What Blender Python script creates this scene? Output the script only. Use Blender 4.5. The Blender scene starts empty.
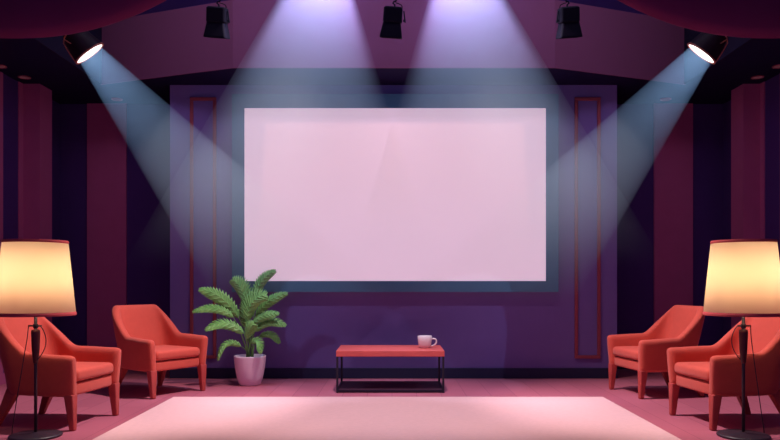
import bpy, bmesh, math, random
from mathutils import Vector, Matrix
random.seed(7)
S = bpy.context.scene
COL = S.collection
PI = math.pi

# ------------------------------------------------------------------ helpers
def lin(c):
    return tuple((v/12.92 if v <= .04045 else ((v+.055)/1.055)**2.4) for v in c)

def hexc(h):
    return lin(tuple(int(h[i:i+2], 16)/255 for i in (0, 2, 4)))

def mat(name, col, rough=.7, spec=.3, noise=.06, nscale=14., bump=0., bscale=60., metal=0., sheen=0.):
    m = bpy.data.materials.new(name); m.use_nodes = True
    nt = m.node_tree; b = nt.nodes['Principled BSDF']
    b.inputs['Roughness'].default_value = rough
    b.inputs['Specular IOR Level'].default_value = spec
    b.inputs['Metallic'].default_value = metal
    if sheen: b.inputs['Sheen Weight'].default_value = sheen
    tc = nt.nodes.new('ShaderNodeTexCoord')
    n = nt.nodes.new('ShaderNodeTexNoise'); n.inputs['Scale'].default_value = nscale
    n.inputs['Detail'].default_value = 3
    nt.links.new(tc.outputs['Object'], n.inputs['Vector'])
    r = nt.nodes.new('ShaderNodeValToRGB')
    r.color_ramp.elements[0].position = .3; r.color_ramp.elements[1].position = .7
    r.color_ramp.elements[0].color = tuple(v*(1-noise) for v in col) + (1,)
    r.color_ramp.elements[1].color = tuple(min(1, v*(1+noise)) for v in col) + (1,)
    nt.links.new(n.outputs['Fac'], r.inputs['Fac'])
    nt.links.new(r.outputs['Color'], b.inputs['Base Color'])
    if bump:
        n2 = nt.nodes.new('ShaderNodeTexNoise'); n2.inputs['Scale'].default_value = bscale
        nt.links.new(tc.outputs['Object'], n2.inputs['Vector'])
        bp = nt.nodes.new('ShaderNodeBump'); bp.inputs['Strength'].default_value = bump
        bp.inputs['Distance'].default_value = .01
        nt.links.new(n2.outputs['Fac'], bp.inputs['Height'])
        nt.links.new(bp.outputs['Normal'], b.inputs['Normal'])
    return m

class MB:
    """collects shapes, then links them as one mesh object"""
    def __init__(s): s.v = []; s.f = []
    def add(s, vs, fs):
        o = len(s.v); s.v += [tuple(v) for v in vs]; s.f += [tuple(i+o for i in f) for f in fs]; return s
    def box(s, x0, x1, y0, y1, z0, z1):
        vs = [(x, y, z) for z in (z0, z1) for y in (y0, y1) for x in (x0, x1)]
        return s.add(vs, [(0, 2, 3, 1), (4, 5, 7, 6), (0, 1, 5, 4), (2, 6, 7, 3), (0, 4, 6, 2), (1, 3, 7, 5)])
    def prism(s, poly, z0, z1):                       # poly counter-clockwise in plan
        n = len(poly)
        vs = [(x, y, z0) for x, y in poly] + [(x, y, z1) for x, y in poly]
        return s.add(vs, [tuple(range(n))[::-1], tuple(range(n, 2*n))] +
                     [(i, (i+1) % n, n+(i+1) % n, n+i) for i in range(n)])
    def loft(s, rings, cap=True, closed=True):
        n = len(rings[0]); vs = [p for r in rings for p in r]; fs = []
        for k in range(len(rings)-1):
            for i in range(n if closed else n-1):
                j = (i+1) % n
                fs.append((k*n+i, k*n+j, (k+1)*n+j, (k+1)*n+i))
        if cap:
            fs.append(tuple(range(n))[::-1]); fs.append(tuple((len(rings)-1)*n+i for i in range(n)))
        return s.add(vs, fs)
    def lathe(s, prof, n=40, c=(0, 0, 0), cap=True):
        rings = [[(c[0]+r*math.cos(2*PI*i/n), c[1]+r*math.sin(2*PI*i/n), c[2]+z) for i in range(n)] for r, z in prof]
        return s.loft(rings, cap)
    def tube(s, pts, r, n=10, r1=None):
        pts = [Vector(p) for p in pts]; rings = []; ref = None
        for k, p in enumerate(pts):
            t = (pts[min(k+1, len(pts)-1)] - pts[max(k-1, 0)]).normalized()
            if ref is None: ref = t.orthogonal().normalized()
            a = (ref - t*ref.dot(t)).normalized(); ref = a; b = t.cross(a)
            rr = r if r1 is None else r+(r1-r)*k/(len(pts)-1)
            rings.append([p + a*rr*math.cos(2*PI*i/n) + b*rr*math.sin(2*PI*i/n) for i in range(n)])
        return s.loft(rings)
    def xf(s, M):
        s.v = [tuple(M @ Vector(v)) for v in s.v]; return s
    def build(s, name, m, parent=None, smooth=False, bevel=0, seg=2, sub=0, loc=None):
        me = bpy.data.meshes.new(name); me.from_pydata(s.v, [], s.f)
        bm = bmesh.new(); bm.from_mesh(me); bmesh.ops.recalc_face_normals(bm, faces=bm.faces)
        bm.to_mesh(me); bm.free()
        for x in (m if isinstance(m, (list, tuple)) else [m]): me.materials.append(x)
        o = bpy.data.objects.new(name, me); COL.objects.link(o)
        if parent: o.parent = parent
        if loc: o.location = loc
        if smooth:
            for p in me.polygons: p.use_smooth = True
        if bevel:
            b = o.modifiers.new('bevel', 'BEVEL'); b.width = bevel; b.segments = seg
            b.limit_method = 'ANGLE'; b.angle_limit = math.radians(35)
        if sub:
            q = o.modifiers.new('sub', 'SUBSURF'); q.levels = sub; q.render_levels = sub
        return o

def tag(o, label=None, cat=None, group=None, kind=None):
    if label: o['label'] = label
    if cat: o['category'] = cat
    if group: o['group'] = group
    if kind: o['kind'] = kind
    return o

def empty(name, loc=(0, 0, 0), rz=0., label=None, cat=None, group=None):
    o = bpy.data.objects.new(name, None); COL.objects.link(o)
    o.location = loc; o.rotation_euler = (0, 0, rz); o.empty_display_size = .1
    return tag(o, label, cat, group)

def struct(o): o['kind'] = 'structure'; return o

def dup(o, parent=None):
    c = o.copy(); COL.objects.link(c)
    if parent: c.parent = parent
    for ch in list(o.children): dup(ch, c)
    return c

def smooth(a, b, x):
    t = min(1, max(0, (x-a)/(b-a))); return t*t*(3-2*t)

# ------------------------------------------------------------------ materials
M_coral = mat('coral upholstery', (.56, .078, .056), .75, .25, .03, 20, .05, 220, sheen=.15)
M_leg = mat('red stained wood', (.42, .060, .055), .5, .35, .10, 9)
M_panel = mat('purple wall panel', (.19, .125, .38), .75, .2, .02, 5)
M_bay = mat('dark indigo wall', (.066, .024, .15), .8, .15, .03, 5)
M_maroon = mat('maroon wall stripe', (.42, .09, .23), .8, .15, .03, 5)
M_bulk = mat('plum bulkhead', (.20, .062, .14), .8, .15, .02, 4)
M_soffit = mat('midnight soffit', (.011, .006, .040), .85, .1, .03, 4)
M_fascia = mat('navy fascia', (.016, .012, .036), .85, .1, .03, 4)
M_ceil = mat('midnight ceiling', (.012, .009, .045), .9, .1, .03, 4)
M_frame = mat('teal screen frame', (.08, .22, .35), .6, .3, .03, 6)
M_trim = mat('dusty red moulding', (.30, .055, .085), .6, .3, .04, 8)
M_base = mat('navy baseboard', (.020, .020, .065), .6, .3, .03, 8)
M_rug = mat('pale pink rug', (.72, .45, .48), .95, .1, .03, 30, .1, 300)
M_swag = mat('wine red drape', (.22, .030, .11), .9, .1, .05, 3)
M_black = mat('near black metal', (.016, .011, .026), .5, .3, .05, 12)
M_stage = mat('blue black lamp housing', (.006, .0055, .018), .7, .1, .05, 12)
M_yoke = mat('copper red bracket', (.42, .12, .09), .4, .5, .06, 12)
M_can = mat('dark plum housing', (.022, .010, .024), .6, .2, .05, 12)
M_ttop = mat('coral lacquer tabletop', (.62, .10, .095), .45, .4, .05, 6)
M_shelf = mat('dark plum shelf', (.05, .014, .035), .6, .3, .05, 8)
M_cup = mat('white glazed ceramic', (.78, .66, .72), .25, .5, .02, 8)
M_coffee = mat('dark coffee', (.05, .02, .015), .2, .5, .02, 8)
M_pot = mat('white planter', (.82, .68, .82), .5, .4, .03, 8)
M_soil = mat('dark soil', (.03, .018, .015), .95, .1, .3, 60, .6, 90)
M_lampm = mat('dark bronze metal', (.030, .016, .030), .45, .5, .05, 12)
M_spindle = mat('dark red wood', (.10, .018, .022), .45, .4, .15, 16)
M_band = mat('coral shade trim', (.68, .10, .11), .7, .2, .03, 20)

def leaf_mat(name, c1, c2):
    m = mat(name, c1, .5, .35)
    nt = m.node_tree; b = nt.nodes['Principled BSDF']
    r = [n for n in nt.nodes if n.type == 'VALTORGB'][0]
    r.color_ramp.elements[0].color = c1 + (1,); r.color_ramp.elements[1].color = c2 + (1,)
    b.inputs['Subsurface Weight'].default_value = 0
    return m
M_leaf = leaf_mat('fern green', (.14, .38, .10), (.23, .52, .15))
M_stem = mat('pale green stem', (.14, .30, .10), .5, .3)

def floor_mat():
    m = mat('rose wooden planks', (.4, .1, .15), .5, .35)
    nt = m.node_tree; b = nt.nodes['Principled BSDF']
    tc = [n for n in nt.nodes if n.type == 'TEX_COORD'][0]
    mp = nt.nodes.new('ShaderNodeMapping'); mp.inputs['Rotation'].default_value = (0, 0, PI/2)
    br = nt.nodes.new('ShaderNodeTexBrick')
    br.offset = .37; br.inputs['Scale'].default_value = 1
    br.inputs['Brick Width'].default_value = 2.6; br.inputs['Row Height'].default_value = .24
    br.inputs['Mortar Size'].default_value = .003; br.inputs['Mortar Smooth'].default_value = .3
    br.inputs['Color1'].default_value = (.40, .105, .165, 1)
    br.inputs['Color2'].default_value = (.45, .125, .185, 1)
    br.inputs['Mortar'].default_value = (.26, .06, .11, 1)
    nt.links.new(tc.outputs['Object'], mp.inputs['Vector']); nt.links.new(mp.outputs['Vector'], br.inputs['Vector'])
    nt.links.new(br.outputs['Color'], b.inputs['Base Color'])
    return m
M_floor = floor_mat()

def emis(name, col, strength, base=(.5, .4, .45), rough=.8):
    m = mat(name, base, rough, .1, .01)
    b = m.node_tree.nodes['Principled BSDF']
    b.inputs['Emission Color'].default_value = col + (1,); b.inputs['Emission Strength'].default_value = strength
    return m
M_screen = emis('backlit pink screen', (.62, .455, .58), .86, (.62, .50, .57))
M_down = emis('rose downlight lens', (.9, .25, .35), .06, (.12, .03, .05))  # unlit lens; faint emission put in so it shows on the dark soffit

def shade_mat():
    m = bpy.data.materials.new('cream fabric shade'); m.use_nodes = True
    nt = m.node_tree; nt.nodes.clear()
    out = nt.nodes.new('ShaderNodeOutputMaterial')
    d = nt.nodes.new('ShaderNodeBsdfDiffuse'); d.inputs['Color'].default_value = (.8, .68, .55, 1)
    t = nt.nodes.new('ShaderNodeBsdfTranslucent'); t.inputs['Color'].default_value = (.97, .82, .66, 1)
    mx = nt.nodes.new('ShaderNodeMixShader'); mx.inputs['Fac'].default_value = .85
    tc = nt.nodes.new('ShaderNodeTexCoord'); w = nt.nodes.new('ShaderNodeTexNoise'); w.inputs['Scale'].default_value = 160
    bp = nt.nodes.new('ShaderNodeBump'); bp.inputs['Strength'].default_value = .03
    nt.links.new(tc.outputs['Object'], w.inputs['Vector']); nt.links.new(w.outputs['Fac'], bp.inputs['Height'])
    nt.links.new(bp.outputs['Normal'], d.inputs['Normal'])
    nt.links.new(d.outputs[0], mx.inputs[1]); nt.links.new(t.outputs[0], mx.inputs[2])
    nt.links.new(mx.outputs[0], out.inputs['Surface'])
    return m
M_shade = shade_mat()

def lens_mat():                                   # glowing lens that still lets its lamp's light out
    m = bpy.data.materials.new('glowing lens'); m.use_nodes = True
    nt = m.node_tree; nt.nodes.clear()
    out = nt.nodes.new('ShaderNodeOutputMaterial')
    e = nt.nodes.new('ShaderNodeEmission'); e.inputs['Color'].default_value = (1, .88, .82, 1); e.inputs['Strength'].default_value = 1.1
    t = nt.nodes.new('ShaderNodeBsdfTransparent')
    a = nt.nodes.new('ShaderNodeAddShader')
    nt.links.new(e.outputs[0], a.inputs[0]); nt.links.new(t.outputs[0], a.inputs[1])
    nt.links.new(a.outputs[0], out.inputs['Surface'])
    return m
M_lens = lens_mat()

def haze_mat(name, col, lo, hi, z0, z1, curve='LINEAR'):
    """beam haze; density graded by height to make the beam fade out downwards"""
    m = bpy.data.materials.new(name); m.use_nodes = True
    nt = m.node_tree; nt.nodes.clear()
    out = nt.nodes.new('ShaderNodeOutputMaterial')
    v = nt.nodes.new('ShaderNodeVolumeScatter'); v.inputs['Color'].default_value = col + (1,)
    g = nt.nodes.new('ShaderNodeNewGeometry'); sp = nt.nodes.new('ShaderNodeSeparateXYZ')
    mr = nt.nodes.new('ShaderNodeMapRange')
    mr.interpolation_type = curve
    mr.inputs['From Min'].default_value = z0; mr.inputs['From Max'].default_value = z1
    mr.inputs['To Min'].default_value = lo; mr.inputs['To Max'].default_value = hi
    nt.links.new(g.outputs['Position'], sp.inputs[0]); nt.links.new(sp.outputs['Z'], mr.inputs['Value'])
    nt.links.new(mr.outputs['Result'], v.inputs['Density'])
    nt.links.new(v.outputs[0], out.inputs['Volume'])
    return m
M_haze = haze_mat('stage haze', (.66, .84, 1), .0, .62, 1.2, 3.6, 'SMOOTHSTEP')
M_haze2 = haze_mat('thin stage haze', (.66, .84, 1), .0, .5, .9, 3.2)

# ------------------------------------------------------------------ room (camera looks along +Y from the origin, eye 1.1 m)
XL, XR, YB, ZS, ZC = -4.2, 4.19, 8.854, 3.351, 5.2
struct(MB().box(XL-.2, XR+.2, 2.2, YB+.2, -.1, 0).build('floor', M_floor))
struct(MB().box(XL-.2, XR+.2, YB, YB+.2, 0, ZC).build('wall_back', M_bay))
struct(MB().box(XL-.2, XL, 2.2, YB+.2, 0, ZC).build('wall_left', M_bay))
struct(MB().box(XR, XR+.2, 2.2, YB+.2, 0, ZC).build('wall_right', M_bay))
struct(MB().box(XL-.2, XR+.2, 2.2, YB+.2, ZC, ZC+.1).build('ceiling', M_ceil))
# feature wall that carries the screen, 0.85 m proud of the back wall
PX0, PX1, PY = (170-392)*8/700, (617-392)*8/700, 8.0
struct(MB().box(PX0, PX1, PY, YB, 0, ZS).build('wall_feature', M_panel))
# dropped U-shaped soffit with a pointed front over the stage
xl, xr, bl, br_ = -3.317, 3.34, -1.67, 1.71
yo, yi, y0 = 7.98, 7.36, 3.4
poly = [(XL, y0), (xl, y0), (xl, yo), (bl, yi), (br_, yi), (xr, yo), (xr, y0), (XR, y0), (XR, YB), (XL, YB)]
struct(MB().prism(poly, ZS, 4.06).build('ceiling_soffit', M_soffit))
th = .02
face = [(xl, yo), (bl, yi), (br_, yi), (xr, yo)]
off = [(xl, yo-th), (bl, yi-th), (br_, yi-th), (xr, yo-th)]
struct(MB().prism(off+face[::-1], ZS-.004, 4.06).build('wall_bulkhead', M_bulk))
struct(MB().box(xl, xl+th, y0, yo-th, ZS-.004, 4.06).build('trim_1', M_fascia))
struct(MB().box(xr-th, xr, y0, yo-th, ZS-.004, 4.06).build('trim_2', M_fascia))
# baseboards
struct(MB().box(PX0, PX1, PY-.02, PY, 0, .118).build('baseboard_feature', M_base, bevel=.004))
struct(MB().box(XL, PX0, YB-.02, YB, 0, .118).box(PX1, XR, YB-.02, YB, 0, .118).build('baseboard_back', M_base))
for sx, X, nm in ((1, XL, 'left'), (-1, XR, 'right')):
    a, b = sorted((X, X+sx*.02))
    struct(MB().box(a, b, 2.4, 7.95, 0, .118).build('baseboard_'+nm, M_maroon))
# maroon stripes and pilasters
n_ = 3
for sx, X in ((1, XL), (-1, XR)):
    for d0, d1, w in ((6.6, 7.54, .012), (7.86, 7.95, .012), (7.95, 8.235, .2)):
        a, b = sorted((X, X+sx*w))
        struct(MB().box(a, b, d0, d1, .118 if d0 < 7.9 else 0, ZS).build('trim_%d' % n_, M_maroon)); n_ += 1
for a, b in ((88, 127), (653.5, 692)):
    struct(MB().box((a-392)*YB/700, (b-392)*YB/700, YB-.03, YB, 0, ZS).build('trim_%d' % n_, M_maroon)); n_ += 1
# tall moulding frames on the feature wall
for a, b in ((190.3, 216.6), (574.3, 600.2)):
    x0, x1 = (a-392)*8/700, (b-392)*8/700
    z0, z1 = 1.1+(282-358.5)*8/700, 1.1+(282-97.6)*8/700
    w = .038
    mb = MB().box(x0, x1, PY-.025, PY, z0, z0+w).box(x0, x1, PY-.025, PY, z1-w, z1)
    mb.box(x0, x0+w, PY-.025, PY, z0+w, z1-w).box(x1-w, x1, PY-.025, PY, z0+w, z1-w)
    struct(mb.build('trim_%d' % n_, M_trim, bevel=.006)); n_ += 1

# ------------------------------------------------------------------ screen
def wx(px, d): return (px-392)*d/700
def wz(py, d): return 1.1+(282-py)*d/700
ds = 7.9
t = empty('projection_screen', (wx(395, ds), 8.0, wz(292, ds)), 0, 'large wide pale pink screen in a flat teal frame on the purple wall', 'screen')
fx0, fx1, fz0, fz1 = wx(232, ds), wx(558.5, ds), wz(292, ds), wz(94, ds)
sx0, sx1, sz0, sz1 = wx(244.3, ds), wx(546, ds), wz(281, ds), wz(108, ds)
L = t.location
mb = MB()
for b in ((fx0, fx1, fz0, sz0), (fx0, fx1, sz1, fz1), (fx0, sx0, sz0, sz1), (sx1, fx1, sz0, sz1)):
    mb.box(b[0]-L.x, b[1]-L.x, -.1, 0, b[2]-L.z, b[3]-L.z)
mb.build('frame', M_frame, t)
MB().box(sx0-L.x, sx1-L.x, -.09, -.01, sz0-L.z, sz1-L.z).build('display_surface', M_screen, t)

# ------------------------------------------------------------------ rug
tag(MB().box(wx(173.5, 6.64), wx(603, 6.64), 3.3, 6.64, 0, .012).build('rug', M_rug, bevel=.004),
    'large pale pink rectangular rug across the middle of the floor', 'rug')

# ------------------------------------------------------------------ armchairs
def chair_shell():
    # plan path of the wall centre line: right arm front, round the back, left arm front
    t_, R, ya, xb, xf = .085, .13, .325, -.22, .335
    path = []
    N = 16
    for i in range(N): path.append((xf + (xb+R-xf)*i/N, ya, 0, 1))
    for i in range(9):
        a = PI/2*i/9; path.append((xb+R-R*math.sin(a), ya-R+R*math.cos(a), -math.sin(a), math.cos(a)))
    for i in range(9): path.append((xb, (ya-R)*(1-2*i/8), -1, 0))
    half = path[:N+9]
    for p in half[::-1]: path.append((p[0], -p[1], p[2], -p[3]))
    def top(x, y):
        h = .572 - .012*smooth(.0, .34, x)
        k = min(1, max(0, (.0-x)/.20))
        return h + .295*(.6*k**1.5 + .4*smooth(0, 1, k))
    rings = []
    z0 = .245
    prof_n = 6
    def ring(p, tk, drop=0., inset=0.):
        x, y, nx, ny = p
        h = top(x, y)-drop
        back = 1-smooth(-.18, .03, x)
        pts = []
        r = tk/2
        zs = [z0 + inset*.3 + (h-r-z0-inset*.3)*i/prof_n for i in range(prof_n+1)]
        def place(o, z):
            lean = -max(0, z-.36)*.25*back
            tap = (1-.085*(1-smooth(.2, .62, z)))*(1-.10*smooth(.25, -.2, x) if x < .25 else 1)
            return ((x+nx*o)*(1 if x < 0 else 1-.03*(1-smooth(.2, .5, z)))+lean, (y+ny*o)*tap, z)
        for z in zs: pts.append(place(r, z))
        for i in range(1, 6):
            a = PI*i/6; pts.append(place(r*math.cos(a), h-r+r*math.sin(a)))
        for z in zs[::-1]: pts.append(place(-r, z))
        return pts
    f = path[0]
    for k, (dx, sc) in enumerate(((.040, .35), (.034, .62), (.020, .88))):
        q = (f[0]+dx, f[1], f[2], f[3]); rings.append(ring(q, t_*sc, .035-.035*sc, .05*(1-sc)))
    for p in path: rings.append(ring(p, t_))
    f = path[-1]
    for dx, sc in ((.020, .88), (.034, .62), (.040, .35)):
        q = (f[0]+dx, f[1], f[2], f[3]); rings.append(ring(q, t_*sc, .035-.035*sc, .05*(1-sc)))
    return MB().loft(rings)

def soft_box(x0, x1, y0, y1, z0, z1, r, n=4, taper=0., crown=0.):
    """box with rounded vertical corners and rounded top/bottom edges"""
    def outline(ins, z):
        pts = []
        rr = max(.004, r*1.2-ins)
        for cx, cy, a0 in ((x1-ins-rr, y1-ins-rr, 0), (x0+ins+rr, y1-ins-rr, PI/2), (x0+ins+rr, y0+ins+rr, PI), (x1-ins-rr, y0+ins+rr, 1.5*PI)):
            for i in range(n+1):
                a = a0+PI/2*i/n; pts.append((cx+rr*math.cos(a), cy+rr*math.sin(a), z))
        return pts
    rings = []
    for i in range(n+1):
        a = PI/2*i/n; rings.append(outline(r*(1-math.sin(a)), z0+r*(1-math.cos(a))))
    for i in range(n+1):
        a = PI/2*i/n; rings.append(outline(r*(1-math.cos(a)), z1-r+r*math.sin(a)))
    rings.append(outline(r+.06, z1+crown)); rings.append(outline(r+.14, z1+crown*1.5))
    return MB().loft(rings)

def square_leg(p0, p1, w0, w1, d0=None, d1=None):
    mb = MB(); rings = []
    d0 = d0 or w0; d1 = d1 or w1
    for k in range(7):
        f = k/6; c = Vector(p0).lerp(Vector(p1), f); w = w0+(w1-w0)*f; d = d0+(d1-d0)*f
        rings.append([(c.x+sx*d/2, c.y+sy*w/2, c.z) for sx, sy in ((1, 1), (-1, 1), (-1, -1), (1, -1))])
    return mb.loft(rings)

def make_chair(label):
    t = empty('armchair', (0, 0, 0), 0, label, 'armchair', 'coral armchairs around the rug')
    chair_shell().build('upholstered_shell', M_coral, t, smooth=True, sub=1)
    soft_box(-.205, .338, -.265, .265, .25, .345, .02).build('seat_base', M_coral, t, smooth=True)
    soft_box(-.185, .358, -.268, .268, .352, .445, .032, crown=.008).build('seat_cushion', M_coral, t, smooth=True)
    for s in (1, -1):
        square_leg((.327, s*.300, .27), (.345, s*.298, 0), .074, .042).build('leg', M_leg, t, bevel=.010)
        square_leg((-.165, s*.235, .30), (-.30, s*.272, 0), .075, .042, .10, .045).build('leg', M_leg, t, bevel=.010)
    return t

spots = [  # x, y, facing angle, label
    (-2.365, 7.02, -34, 'coral armchair beside the potted plant, further from the left floor lamp'),
    (-2.66, 5.52, -8, 'coral armchair partly behind the left floor lamp'),
    (2.635, 6.93, 180+9, 'coral armchair on the right, the one further from the right floor lamp'),
    (2.69, 5.52, 180+6, 'coral armchair partly behind the right floor lamp'),
]
proto = None
for x, y, a, lab in spots:
    if proto is None: proto = c = make_chair(lab)
    else: c = dup(proto)
    c.location = (x, y, 0); c.rotation_euler = (0, 0, math.radians(a)); c['label'] = lab

# ------------------------------------------------------------------ coffee table and cup
tx0, tx1, ty0, ty1 = wx(336, 6.94), wx(444.6, 6.94), 6.94, 7.57
cx = (tx0+tx1)/2; hw = (tx1-tx0)/2; dp = ty1-ty0
t = empty('coffee_table', (cx, ty0+dp/2, 0), 0, 'low coffee table with coral top and thin black metal frame', 'coffee table')
MB().box(-hw, hw, -dp/2, dp/2, .359, .419).build('tabletop', M_ttop, t, bevel=.006)
for sx in (-1, 1):
    for sy in (-1, 1):
        c0, c1 = sx*(hw-.012), sy*(dp/2-.012)
        MB().box(c0-.010, c0+.010, c1-.010, c1+.010, 0, .359).build('leg', M_black, t)
mb = MB()
for sy in (-1, 1):
    c1 = sy*(dp/2-.012); mb.box(-hw+.022, hw-.022, c1-.009, c1+.009, .010, .028)
for sx in (-1, 1):
    c0 = sx*(hw-.012); mb.box(c0-.009, c0+.009, -dp/2+.022, dp/2-.022, .010, .028)
mb.build('base_rail', M_black, t)
MB().box(-hw+.021, hw-.021, -dp/2+.021, dp/2-.021, .014, .024).build('lower_shelf', M_shelf, t)

t = empty('coffee_cup', (wx(424.8, 7.23), 7.23, .419), 0, 'white ceramic cup with handle standing on the coral tabletop', 'cup')
MB().lathe([(.001, .004), (.040, .004), (.043, 0), (.048, .002), (.058, .014), (.067, .040), (.072, .080), (.075, .130), (.073, .132), (.071, .130),
            (.068, .085), (.062, .045), (.050, .018), (.001, .014)], 40).build('cup_body', M_cup, t, smooth=True)
hp = []
for i in range(15):
    a = math.radians(115-230*i/14)
    hp.append((.080+.040*math.cos(a), 0, .072+.038*math.sin(a)-.010*(1-math.cos(a))))
MB().tube(hp, .0085, 10).build('handle', M_cup, t, smooth=True)
MB().lathe([(.001, .1), (.0685, .1), (.0685, .104), (.001, .104)], 32).build('coffee', M_coffee, t)

t.scale = (1, 1, .95)
# ------------------------------------------------------------------ potted plant
pc = (wx(250, 7.5), 7.5, 0)
t = empty('potted_plant', pc, 0, 'green leafy fern in a white pot against the purple wall', 'potted plant')
MB().lathe([(.001, 0), (.105, 0), (.118, .008), (.140, .09), (.160, .20), (.170, .295), (.172, .310), (.165, .313), (.158, .308), (.156, .27), (.001, .262)], 48).build('pot', M_pot, t, smooth=True)
MB().lathe([(.001, .25), (.152, .25), (.150, .279), (.07, .288), (.001, .290)], 32).build('soil', M_soil, t, smooth=True)

def bez(p0, p1, p2, f):
    return p0*(1-f)**2 + p1*2*f*(1-f) + p2*f*f
def frond(base, start, via, tip, width, face, lift=.0, nleaf=15):
    """stem as the child of a feathered blade: paired overlapping leaflets along an arching midrib"""
    base, start, via, tip, face = map(Vector, (base, start, via, tip, face))
    mb = MB(); face = face.normalized()
    def P(f): return bez(start, via, tip, f)
    def T(f): return (P(min(1, f+.02))-P(max(0, f-.02))).normalized()
    for side in (1, -1):
        for k in range(nleaf):
            f = (k+.2)/nleaf
            env = (math.sin(PI*min(1, f*.86+.13))**.75)*(1-.25*f)
            tg = T(f); nrm = (face - tg*face.dot(tg)).normalized()
            sd = tg.cross(nrm).normalized()*side
            dirv = (sd*.72 + tg*.74 - nrm*.16).normalized()
            Ln = width*.78*env+.012
            gap = (P(min(1, f+1/nleaf))-P(f)).length*1.30+.004
            r0 = P(f) + nrm*.004*(k % 2)
            a = r0 - tg*gap*.15
            b = r0 + tg*gap*.85
            n1 = r0 + dirv*Ln*.55 - nrm*.004
            tp = r0 + dirv*Ln + tg*gap*.35 - nrm*Ln*.12
            mid = r0 + tg*gap*.40 + nrm*.006 + dirv*.0
            midm = n1 + tg*gap*.42 + nrm*.008
            e1 = n1 - tg*gap*.12
            e2 = n1 + tg*gap*.88
            mb.add([a, mid, b, e1, midm, e2, tp], [(0, 1, 4, 3), (1, 2, 5, 4), (3, 4, 6), (4, 5, 6)])
    tg = T(1); nrm = (face-tg*face.dot(tg)).normalized(); sd = tg.cross(nrm)
    mb.add([tip-tg*.02+sd*.010, tip-tg*.02-sd*.010, tip+tg*.022], [(0, 1, 2)])
    o = mb.build('frond', M_leaf, t, smooth=False)
    so = o.modifiers.new('thick', 'SOLIDIFY'); so.thickness = .003; so.offset = 0
    pts = []
    for i in range(9): pts.append(bez(base, Vector((base.x*.5+start.x*.5+(start.x-base.x)*-.15, base.y*.5+start.y*.5, base.z*.4+start.z*.6)), start, i/8))
    for i in range(1, 11): pts.append(P(i/10)-face*.003)
    MB().tube(pts, .007, 7, .0022).build('stem', M_stem, o, smooth=True)

def q(cx_, cy_, y): return ((cx_-203)*.00317, y, .31+(322-cy_)*.00317)
FR = [  # start, via, tip in metres from the pot's axis (via q), width, facing
    ((163, 196, .02), (118, 112, -.02), (40, 98, -.05), .165, (-.2, -1, .75)),
    ((150, 192, -.05), (95, 140, -.10), (26, 170, -.14), .120, (-.2, -1, .9)),
    ((188, 246, -.08), (130, 185, -.16), (74, 228, -.22), .150, (-.3, -1, 1.0)),
    ((180, 288, -.10), (125, 250, -.18), (112, 326, -.22), .085, (-.6, -1, .6)),
    ((192, 172, .06), (182, 90, .06), (143, 66, .04), .190, (-.2, -1, .3)),
    ((212, 140, .10), (222, 60, .10), (283, 36, .06), .120, (.2, -1, .3)),
    ((200, 205, -.06), (200, 130, -.10), (262, 116, -.12), .230, (0, -1, .55)),
    ((222, 190, .00), (265, 125, -.02), (327, 112, -.04), .120, (.3, -1, .7)),
    ((215, 215, -.06), (250, 175, -.10), (304, 178, -.14), .110, (.3, -1, .8)),
    ((222, 240, -.04), (265, 185, -.08), (326, 216, -.12), .130, (.3, -1, .9)),
    ((232, 258, .02), (275, 235, .0), (302, 276, -.02), .095, (.5, -1, .8)),
    ((212, 278, -.10), (243, 250, -.16), (250, 304, -.20), .095, (.4, -1, .7)),
    ((200, 262, -.12), (212, 225, -.18), (226, 212, -.19), .120, (.2, -1, .6)),
    ((185, 230, .10), (160, 170, .16), (190, 110, .18), .12, (0, -1, .5)),
]
for i, (a, b, c, w, fc) in enumerate(FR):
    ang = i*2.4
    frond((.035*math.cos(ang), .035*math.sin(ang), .283), q(*a), q(*b), q(*c), w, fc)

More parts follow.
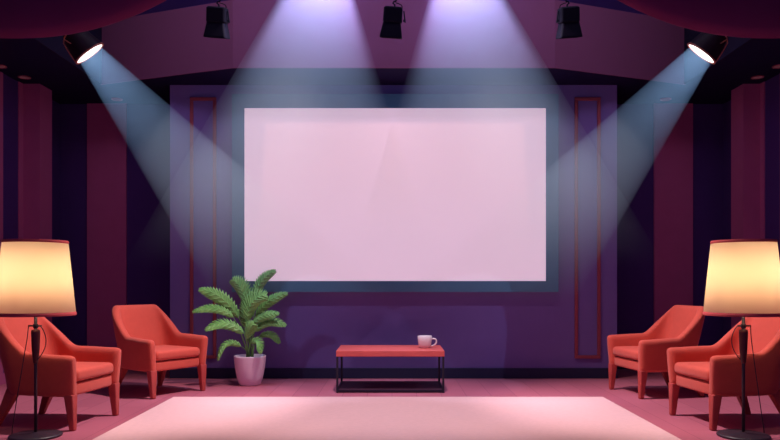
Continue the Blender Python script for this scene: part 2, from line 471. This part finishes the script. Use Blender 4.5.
# ------------------------------------------------------------------ floor lamps
def make_lamp(label):
    t = empty('floor_lamp', (0, 0, 0), 0, label, 'floor lamp', 'pair of floor lamps')
    MB().lathe([(.001, 0), (.170, 0), (.176, .006), (.174, .016), (.160, .021), (.03, .026), (.016, .034), (.001, .034)], 48).build('base', M_lampm, t, smooth=True)
    MB().lathe([(.011, .03), (.011, .86), (.009, .86), (.009, 1.02), (.001, 1.02)], 16).build('pole', M_lampm, t, smooth=True)
    MB().lathe([(.012, .52), (.017, .53), (.026, .62), (.030, .74), (.028, .758), (.012, .764)], 24).build('spindle', M_spindle, t, smooth=True)
    mb = MB().tube([(-.052, 0, .788), (.042, 0, .788)], .006, 10).lathe([(.011, .770), (.017, .774), (.017, .80), (.011, .804)], 20)
    mb.build('crossbar', M_lampm, t, smooth=True)
    w = [(-.05, 0, .788), (-.058, -.005, .70), (-.085, -.012, .52), (-.125, -.02, .26), (-.155, -.022, .06), (-.158, -.02, .020)]
    MB().tube(w, .0032, 8).build('power_cord', M_lampm, t, smooth=True)
    w = []
    for i in range(13):
        f = i/12; w.append((.040+.052*math.sin(PI*f)**.8 - .028*f, -.01, .785-.24*f))
    MB().tube(w, .0032, 8).build('pull_cord', M_lampm, t, smooth=True)
    n = 56; r0, r1, z0, z1 = .264, .211, .862, 1.395
    MB().lathe([(r0, z0), ((r0+r1)/2, (z0+z1)/2), (r1, z1), (r1-.004, z1), ((r0+r1)/2-.004, (z0+z1)/2), (r0-.004, z0), (r0, z0)], n, cap=False).build('lamp_shade', M_shade, t, smooth=True)
    sh = t.children[-1]
    for zz, rr, h in ((z0, r0, .024), (z1-.020, r1+.002, .020)):
        MB().lathe([(rr+.001, zz), (rr+.003, zz+h/2), (rr+.001-.0035*h/.03, zz+h), (rr-.006, zz+h), (rr-.006, zz), (rr+.001, zz)], n, cap=False).build('trim_band', M_band, sh)
    mb = MB()
    for k in range(3):
        a = 2*PI*k/3+.5
        mb.tube([(.008*math.cos(a), .008*math.sin(a), .985), ((r1+.03)*math.cos(a), (r1+.03)*math.sin(a), 1.0)], .003, 6)
    mb.build('spider_bracket', M_lampm, t)
    MB().lathe([(.001, 1.02), (.014, 1.02), (.016, 1.05), (.034, 1.09), (.036, 1.12), (.025, 1.15), (.001, 1.158)], 24).build('bulb', M_bulb, t, smooth=True)
    return t
def bulb_mat():
    m = bpy.data.materials.new('opal bulb'); m.use_nodes = True
    nt = m.node_tree; nt.nodes.clear()
    out = nt.nodes.new('ShaderNodeOutputMaterial')
    e = nt.nodes.new('ShaderNodeEmission'); e.inputs['Color'].default_value = (1, .75, .45, 1); e.inputs['Strength'].default_value = 3
    t = nt.nodes.new('ShaderNodeBsdfTransparent'); a = nt.nodes.new('ShaderNodeAddShader')
    nt.links.new(e.outputs[0], a.inputs[0]); nt.links.new(t.outputs[0], a.inputs[1]); nt.links.new(a.outputs[0], out.inputs['Surface'])
    return m
M_bulb = bulb_mat()
lamp = make_lamp('floor lamp with glowing cream shade in front of the left armchair')
lamp.location = (-2.535, 4.98, 0)
l2 = dup(lamp); l2.location = (2.50, 4.98, 0); l2.rotation_euler = (0, 0, PI)
l2['label'] = 'floor lamp with glowing cream shade in front of the right armchair'

# ------------------------------------------------------------------ hanging stage lights (unlit)
def rsq(cx_, cy_, z, hx, hy, r, n=4):
    pts = []
    for sx, sy, a0 in ((1, 1, 0), (-1, 1, PI/2), (-1, -1, PI), (1, -1, 1.5*PI)):
        for i in range(n+1):
            a = a0+PI/2*i/n; pts.append((cx_+sx*(hx-r)+r*math.cos(a), cy_+sy*(hy-r)+r*math.sin(a), z))
    return pts
def make_stage_light(label):
    t = empty('stage_light', (0, 0, 0), 0, label, 'stage light', 'unlit black stage lights')
    R = Matrix.Rotation(math.radians(4), 4, 'Y') @ Matrix.Rotation(math.radians(17), 4, 'X')
    MB().loft([rsq(0, 0, .0, .070, .070, .02), rsq(0, 0, -.012, .084, .084, .022), rsq(0, 0, -.125, .086, .086, .022), rsq(0, 0, -.135, .080, .080, .02)]).xf(R).build('housing', M_stage, t, bevel=.003)
    MB().loft([rsq(-.004, 0, -.130, .078, .078, .02), rsq(-.006, 0, -.250, .100, .100, .018), rsq(-.006, 0, -.266, .100, .100, .018), rsq(-.006, 0, -.266, .088, .088, .014), rsq(-.004, 0, -.15, .066, .066, .014)]).xf(R).build('hood', M_stage, t, bevel=.003)
    MB().box(.094, .106, -.012, .012, -.145, -.045).box(.084, .095, -.008, .008, -.14, -.12).xf(Matrix.Rotation(math.radians(-7), 4, 'Y') @ Matrix.Translation((0, 0, .0))).xf(Matrix.Translation((-.012, 0, -.008))).build('tilt_handle', M_stage, t, bevel=.002)
    mb = MB().tube([(.012, 0, -.004), (.012, 0, .020), (-.006, 0, .034), (.004, 0, .048), (.018, 0, .046), (.024, 0, .060), (.016, 0, .075)], .0075, 8)
    mb.build('hook_clamp', M_stage, t, smooth=True)
    MB().tube([(.02, 0, .036), (.045, 0, .030), (.072, 0, .016), (.080, 0, -.006)], .0045, 8).build('safety_cable', M_stage, t, smooth=True)
    MB().tube([(.016, 0, .074), (.016, 0, 5.2-3.648)], .009, 8).build('drop_rod', M_stage, t, smooth=True)
    return t
d_ = 6.3
proto = None
for px, flip, lab in ((217.5, 0, 'unlit black stage light hanging at the top left, left of both wide beams'),
                      (393.5, 0, 'unlit black stage light hanging at the top centre between the two wide beams'),
                      (568.5, 1, 'unlit black stage light hanging at the top right, right of both wide beams')):
    if proto is None: proto = o = make_stage_light(lab)
    else: o = dup(proto)
    o.location = (wx(px, d_), d_, wz(8.0, d_) + .01); o['label'] = lab
    if flip: o.rotation_euler = (0, 0, 0); o.scale = (-1, 1, 1)

# ------------------------------------------------------------------ wine red drapes at the top corners
def make_drape(label):
    xa, xb = -1.38, -4.19
    D = 5.55
    N, K = 60, 26
    rings = []
    mb = MB(); vs = []
    for i in range(N+1):
        X = xa+(xb-xa)*i/N
        px = 392+X*700/D
        py = 40-40*(abs(px-15)/156)**2.2
        zb = 1.1+(282-py)*D/700
        row = []
        for k in range(K+1):
            f = k/K
            z = zb+(5.19-zb)*f
            y = D - .10*math.sin(PI*min(1, f*1.3+.12)) - .018*math.sin(f*22)*(1-f)
            row.append((X, y, z))
        vs.append(row)
    flat = [p for r in vs for p in r]
    fs = [(i*(K+1)+k, (i+1)*(K+1)+k, (i+1)*(K+1)+k+1, i*(K+1)+k+1) for i in range(N) for k in range(K)]
    o = MB().add(flat, fs).build('stage_drape', M_swag, None, smooth=True)
    s = o.modifiers.new('thick', 'SOLIDIFY'); s.thickness = .035; s.offset = 1
    tag(o, label, 'drape', 'pair of wine red drapes')
    return o
dr = make_drape('wine red stage drape sagging across the top left corner')
d2 = dup(dr); d2.scale = (-1, 1, 1); d2['label'] = 'wine red stage drape sagging across the top right corner'

# ------------------------------------------------------------------ lit spotlights with their hazy beams
def cone(apex, direc, half, length, start, name, m, label, group, pieces, n=64):
    """the part of a lamp's cone that holds haze, ended at the surfaces the light meets; pieces: lists of (point, outward normal)"""
    dv = Vector(direc).normalized(); a = dv.orthogonal().normalized(); b = dv.cross(a); A = Vector(apex)
    rings = []
    for s in (start, length):
        r = s*math.tan(half)
        rings.append([A+dv*s+(a*math.cos(2*PI*i/n)+b*math.sin(2*PI*i/n))*r for i in range(n)])
    o = MB().loft(rings).build(name, m)
    out = bmesh.new()
    for planes in pieces:
        bm = bmesh.new(); bm.from_mesh(o.data)
        for co_, no_ in planes:
            g = bmesh.ops.bisect_plane(bm, geom=bm.verts[:]+bm.edges[:]+bm.faces[:], plane_co=co_, plane_no=no_, clear_outer=True)
            ed = [e for e in g['geom_cut'] if isinstance(e, bmesh.types.BMEdge)]
            if ed: bmesh.ops.contextual_create(bm, geom=ed)
        bmesh.ops.recalc_face_normals(bm, faces=bm.faces)
        me = bpy.data.meshes.new('piece'); bm.to_mesh(me); bm.free(); out.from_mesh(me); bpy.data.meshes.remove(me)
    out.to_mesh(o.data); out.free()
    return tag(o, label, 'light beam', group)

def spot(name, loc, direc, power, half, col, blend=.03, radius=0.0):
    l = bpy.data.lights.new(name, 'SPOT'); l.energy = power; l.color = col
    l.spot_size = 2*half; l.spot_blend = blend; l.shadow_soft_size = radius
    o = bpy.data.objects.new(name, l); COL.objects.link(o); o.location = loc
    o.rotation_euler = Vector(direc).to_track_quat('-Z', 'Y').to_euler()
    return o

BEAM = (.42, .64, 1.0)
half = math.radians(11.2)
for sgn, lx in ((1, wx(89.6, 6.4)), (-1, wx(701.5, 6.4))):
    side = 'left' if sgn == 1 else 'right'
    lens = Vector((lx, 6.4, wz(53.4, 6.4)))
    view = (lens-Vector((0, 0, 1.1))).normalized()
    img = Vector((.64*sgn, 0, -.768))
    dv = (.980*(img-view*img.dot(view)).normalized() - .19*view).normalized()
    t = empty('spotlight', lens, 0, 'lit conical spotlight shining from the top %s under the drape' % side, 'spotlight', 'pair of lit spotlights')
    apex = lens - dv*.60
    lat = dv.cross(view).normalized()
    if lat.z > 0: lat = -lat                      # towards the lower lens edge as seen from the seats
    oth = dv.cross(lat)
    n = 40
    def R_(s, r): return [dv*s + (lat*math.cos(2*PI*i/n)+oth*math.sin(2*PI*i/n))*r for i in range(n)]
    MB().loft([R_(-.70, .001), R_(-.70, .075), R_(-.25, .082), R_(-.205, .108), R_(.0, .152), R_(.004, .144), R_(-.200, .100), R_(-.24, .078), R_(-.68, .070), R_(-.68, .001)]).build('housing', M_can, t, smooth=False)
    MB().loft([R_(-.006, .155), R_(.006, .155), R_(.006, .139), R_(-.006, .139), R_(-.006, .155)], cap=False).build('lens_rim', M_yoke, t)
    MB().loft([R_(-.002, .142), R_(.001, .142)]).build('lens', M_lens, t)
    yk = [dv*a+lat*b for a, b in ((.0, .147), (-.10, .138), (-.19, .120), (-.222, .085), (-.240, .03), (-.245, -.01), (-.225, -.040), (-.16, -.055))]
    # the bracket runs on the camera side of the can
    yk = [p - view*(.02+.07*min(1, k/3)) for k, p in enumerate(yk)]
    MB().tube(yk, .0055, 8).build('yoke', M_yoke, t, smooth=True)
    MB().tube([dv*-.215+lat*.095-view*.09, dv*-.16+lat*.075-view*.10, dv*-.125+lat*.045-view*.10], .0045, 8).build('yoke_pin', M_yoke, t, smooth=True)
    top = dv*-.45
    MB().tube([top+Vector((0, 0, .07)), Vector((top.x, top.y, 5.2-lens.z))], .014, 10).build('drop_rod', M_can, t, smooth=True)
    spot('side_spot', apex, dv, 275, half, BEAM, .04)
    cone(apex, dv, half*1.0, 4.75, .62, 'light_shaft', M_haze2, 'narrow blue light beam falling from the lit spotlight at the top %s' % side, 'narrow beams of the lit spotlights',
         [[((0, 7.86, 0), (0, 1, 0)), ((0, 0, .9), (0, 0, -1))]])

# two wide beams from lamps above the picture
for sgn, X, lean in ((-1, -.645, -.13), (1, .635, .14)):
    side = 'left' if sgn == -1 else 'right'
    ap = Vector((X, 7.09, 4.86))
    dv = Vector((lean, .21, -.97)).normalized()
    hf = math.radians(25)
    spot('wide_spot', ap, dv, 820, hf, (.40, .58, 1.0), .35, .04)
    cone(ap, dv, hf, 5.5, .05, 'light_shaft', M_haze, 'wide pale light beam pouring down on the %s half of the screen' % side, 'wide beams over the screen',
         [[((0, 7.33, 0), (0, 1, 0)), ((0, 0, 1.2), (0, 0, -1))],
          [((0, 7.331, 0), (0, -1, 0)), ((0, 7.86, 0), (0, 1, 0)), ((0, 0, 1.2), (0, 0, -1)), ((0, 7.33, 3.34), (0, 4.86-3.34, .24))]])

# ------------------------------------------------------------------ recessed downlights in the soffit
proto = None
for px, py, lab in ((24.5, 77, 'small rose recessed ceiling light above the left wall pilaster'),
                    (117, 99, 'small rose recessed ceiling light above the left maroon wall stripe'),
                    (.0, 66, 'small rose recessed ceiling light at the left edge of the ceiling'),
                    (665.7, 99, 'small rose recessed ceiling light above the right maroon wall stripe'),
                    (757.5, 77, 'small rose recessed ceiling light above the right wall pilaster'),
                    (779, 66, 'small rose recessed ceiling light at the right edge of the ceiling')):
    d = 700*(ZS-1.1)/(282-py)
    if proto is None:
        proto = o = empty('recessed_ceiling_light', (0, 0, 0), 0, lab, 'ceiling light', 'recessed ceiling lights')
        MB().lathe([(.066, 0), (.066, -.008), (.056, -.010), (.052, -.002), (.066, 0)], 32, cap=False).build('trim_ring', M_trim, o)
        MB().lathe([(.001, -.001), (.053, -.001), (.053, -.005), (.001, -.005)], 32).build('lens', M_down, o)
    else: o = dup(proto)
    o.location = (wx(px, d), d, ZS); o['label'] = lab

# ------------------------------------------------------------------ light
def area(name, loc, target, power, size, col, sy=None, spread=None):
    l = bpy.data.lights.new(name, 'AREA'); l.energy = power; l.color = col
    l.shape = 'RECTANGLE'; l.size = size; l.size_y = sy or size
    if spread: l.spread = spread
    o = bpy.data.objects.new(name, l); COL.objects.link(o); o.location = loc
    o.rotation_euler = (Vector(target)-Vector(loc)).to_track_quat('-Z', 'Y').to_euler()
    return o
def point(name, loc, power, col, r=.05):
    l = bpy.data.lights.new(name, 'POINT'); l.energy = power; l.color = col; l.shadow_soft_size = r
    o = bpy.data.objects.new(name, l); COL.objects.link(o); o.location = loc
    return o
for o in (lamp, l2):
    for z in (1.07, 1.26): point('bulb_light', (o.location.x, o.location.y, z), 2.3, (1, .80, .55), .05)
for src, tgt, pw, hd in (((0, 5.95, 4.95), (-2.45, 6.25, .3), 1350, 22), ((0, 5.95, 4.95), (2.5, 6.2, .3), 1350, 22), ((0, 5.0, 4.95), (0, 6.1, 0), 900, 23)):
    spot('overhead', src, Vector(tgt)-Vector(src), pw, math.radians(hd), (1, .82, .82), .9, .1)
area('bulkhead_wash', (0, 5.85, 4.4), (0, 7.5, 3.75), 26, 6.0, (.80, .70, 1), sy=.2, spread=math.radians(160))
for x in (-1.55, 1.62):
    spot('rug_downlight', (x, 5.45, 4.6), (0, .0, -1), 300, math.radians(18), (1, .72, .55), 1., .05)

# added unseen spot: its mask shapes the soft-edged bright patch on the screen
l = spot('screen_patch_spot', (0.03, 4.2, 3.0), (0, 3.72, -.55), 150, math.radians(32), (1, .55, .40), .1)
l.data.use_nodes = True
nt = l.data.node_tree; em = nt.nodes['Emission']
tc = nt.nodes.new('ShaderNodeTexCoord'); sp = nt.nodes.new('ShaderNodeSeparateXYZ')
nt.links.new(tc.outputs['Normal'], sp.inputs[0])
def mth(op, a, b=None):
    n = nt.nodes.new('ShaderNodeMath'); n.operation = op
    for i, v in enumerate((a, b)):
        if v is None: continue
        if isinstance(v, (int, float)): n.inputs[i].default_value = v
        else: nt.links.new(v, n.inputs[i])
    return n.outputs[0]
def sstep(v, a, b):
    n = nt.nodes.new('ShaderNodeMapRange'); n.interpolation_type = 'SMOOTHSTEP'
    n.inputs['From Min'].default_value = a; n.inputs['From Max'].default_value = b
    nt.links.new(v, n.inputs['Value']); return n.outputs['Result']
zz = mth('ABSOLUTE', sp.outputs['Z'])
u = mth('ABSOLUTE', mth('DIVIDE', sp.outputs['X'], zz)); v = mth('DIVIDE', sp.outputs['Y'], zz)
fac = mth('MULTIPLY', sstep(u, .405, .385), mth('MULTIPLY', sstep(v, .128, .112), sstep(v, -.34, .12)))
nt.links.new(fac, em.inputs['Strength'])

w = bpy.data.worlds.new('world'); S.world = w; w.use_nodes = True
w.node_tree.nodes['Background'].inputs['Color'].default_value = (.22, .12, .42, 1)
w.node_tree.nodes['Background'].inputs['Strength'].default_value = .45

# ------------------------------------------------------------------ camera and colour
cam = bpy.data.cameras.new('camera'); co = bpy.data.objects.new('camera', cam); COL.objects.link(co)
co.location = (0, 0, 1.1); co.rotation_euler = (PI/2, 0, 0)
cam.sensor_width = 36; cam.lens = 36*700/780
cam.shift_x = -2/780; cam.shift_y = (282-220)/780
cam.clip_start = .05
S.camera = co
vs = S.view_settings
vs.view_transform = 'Standard'; vs.look = 'None'; vs.gamma = 1; vs.exposure = 0; vs.use_curve_mapping = False
S.cycles.use_denoising = True
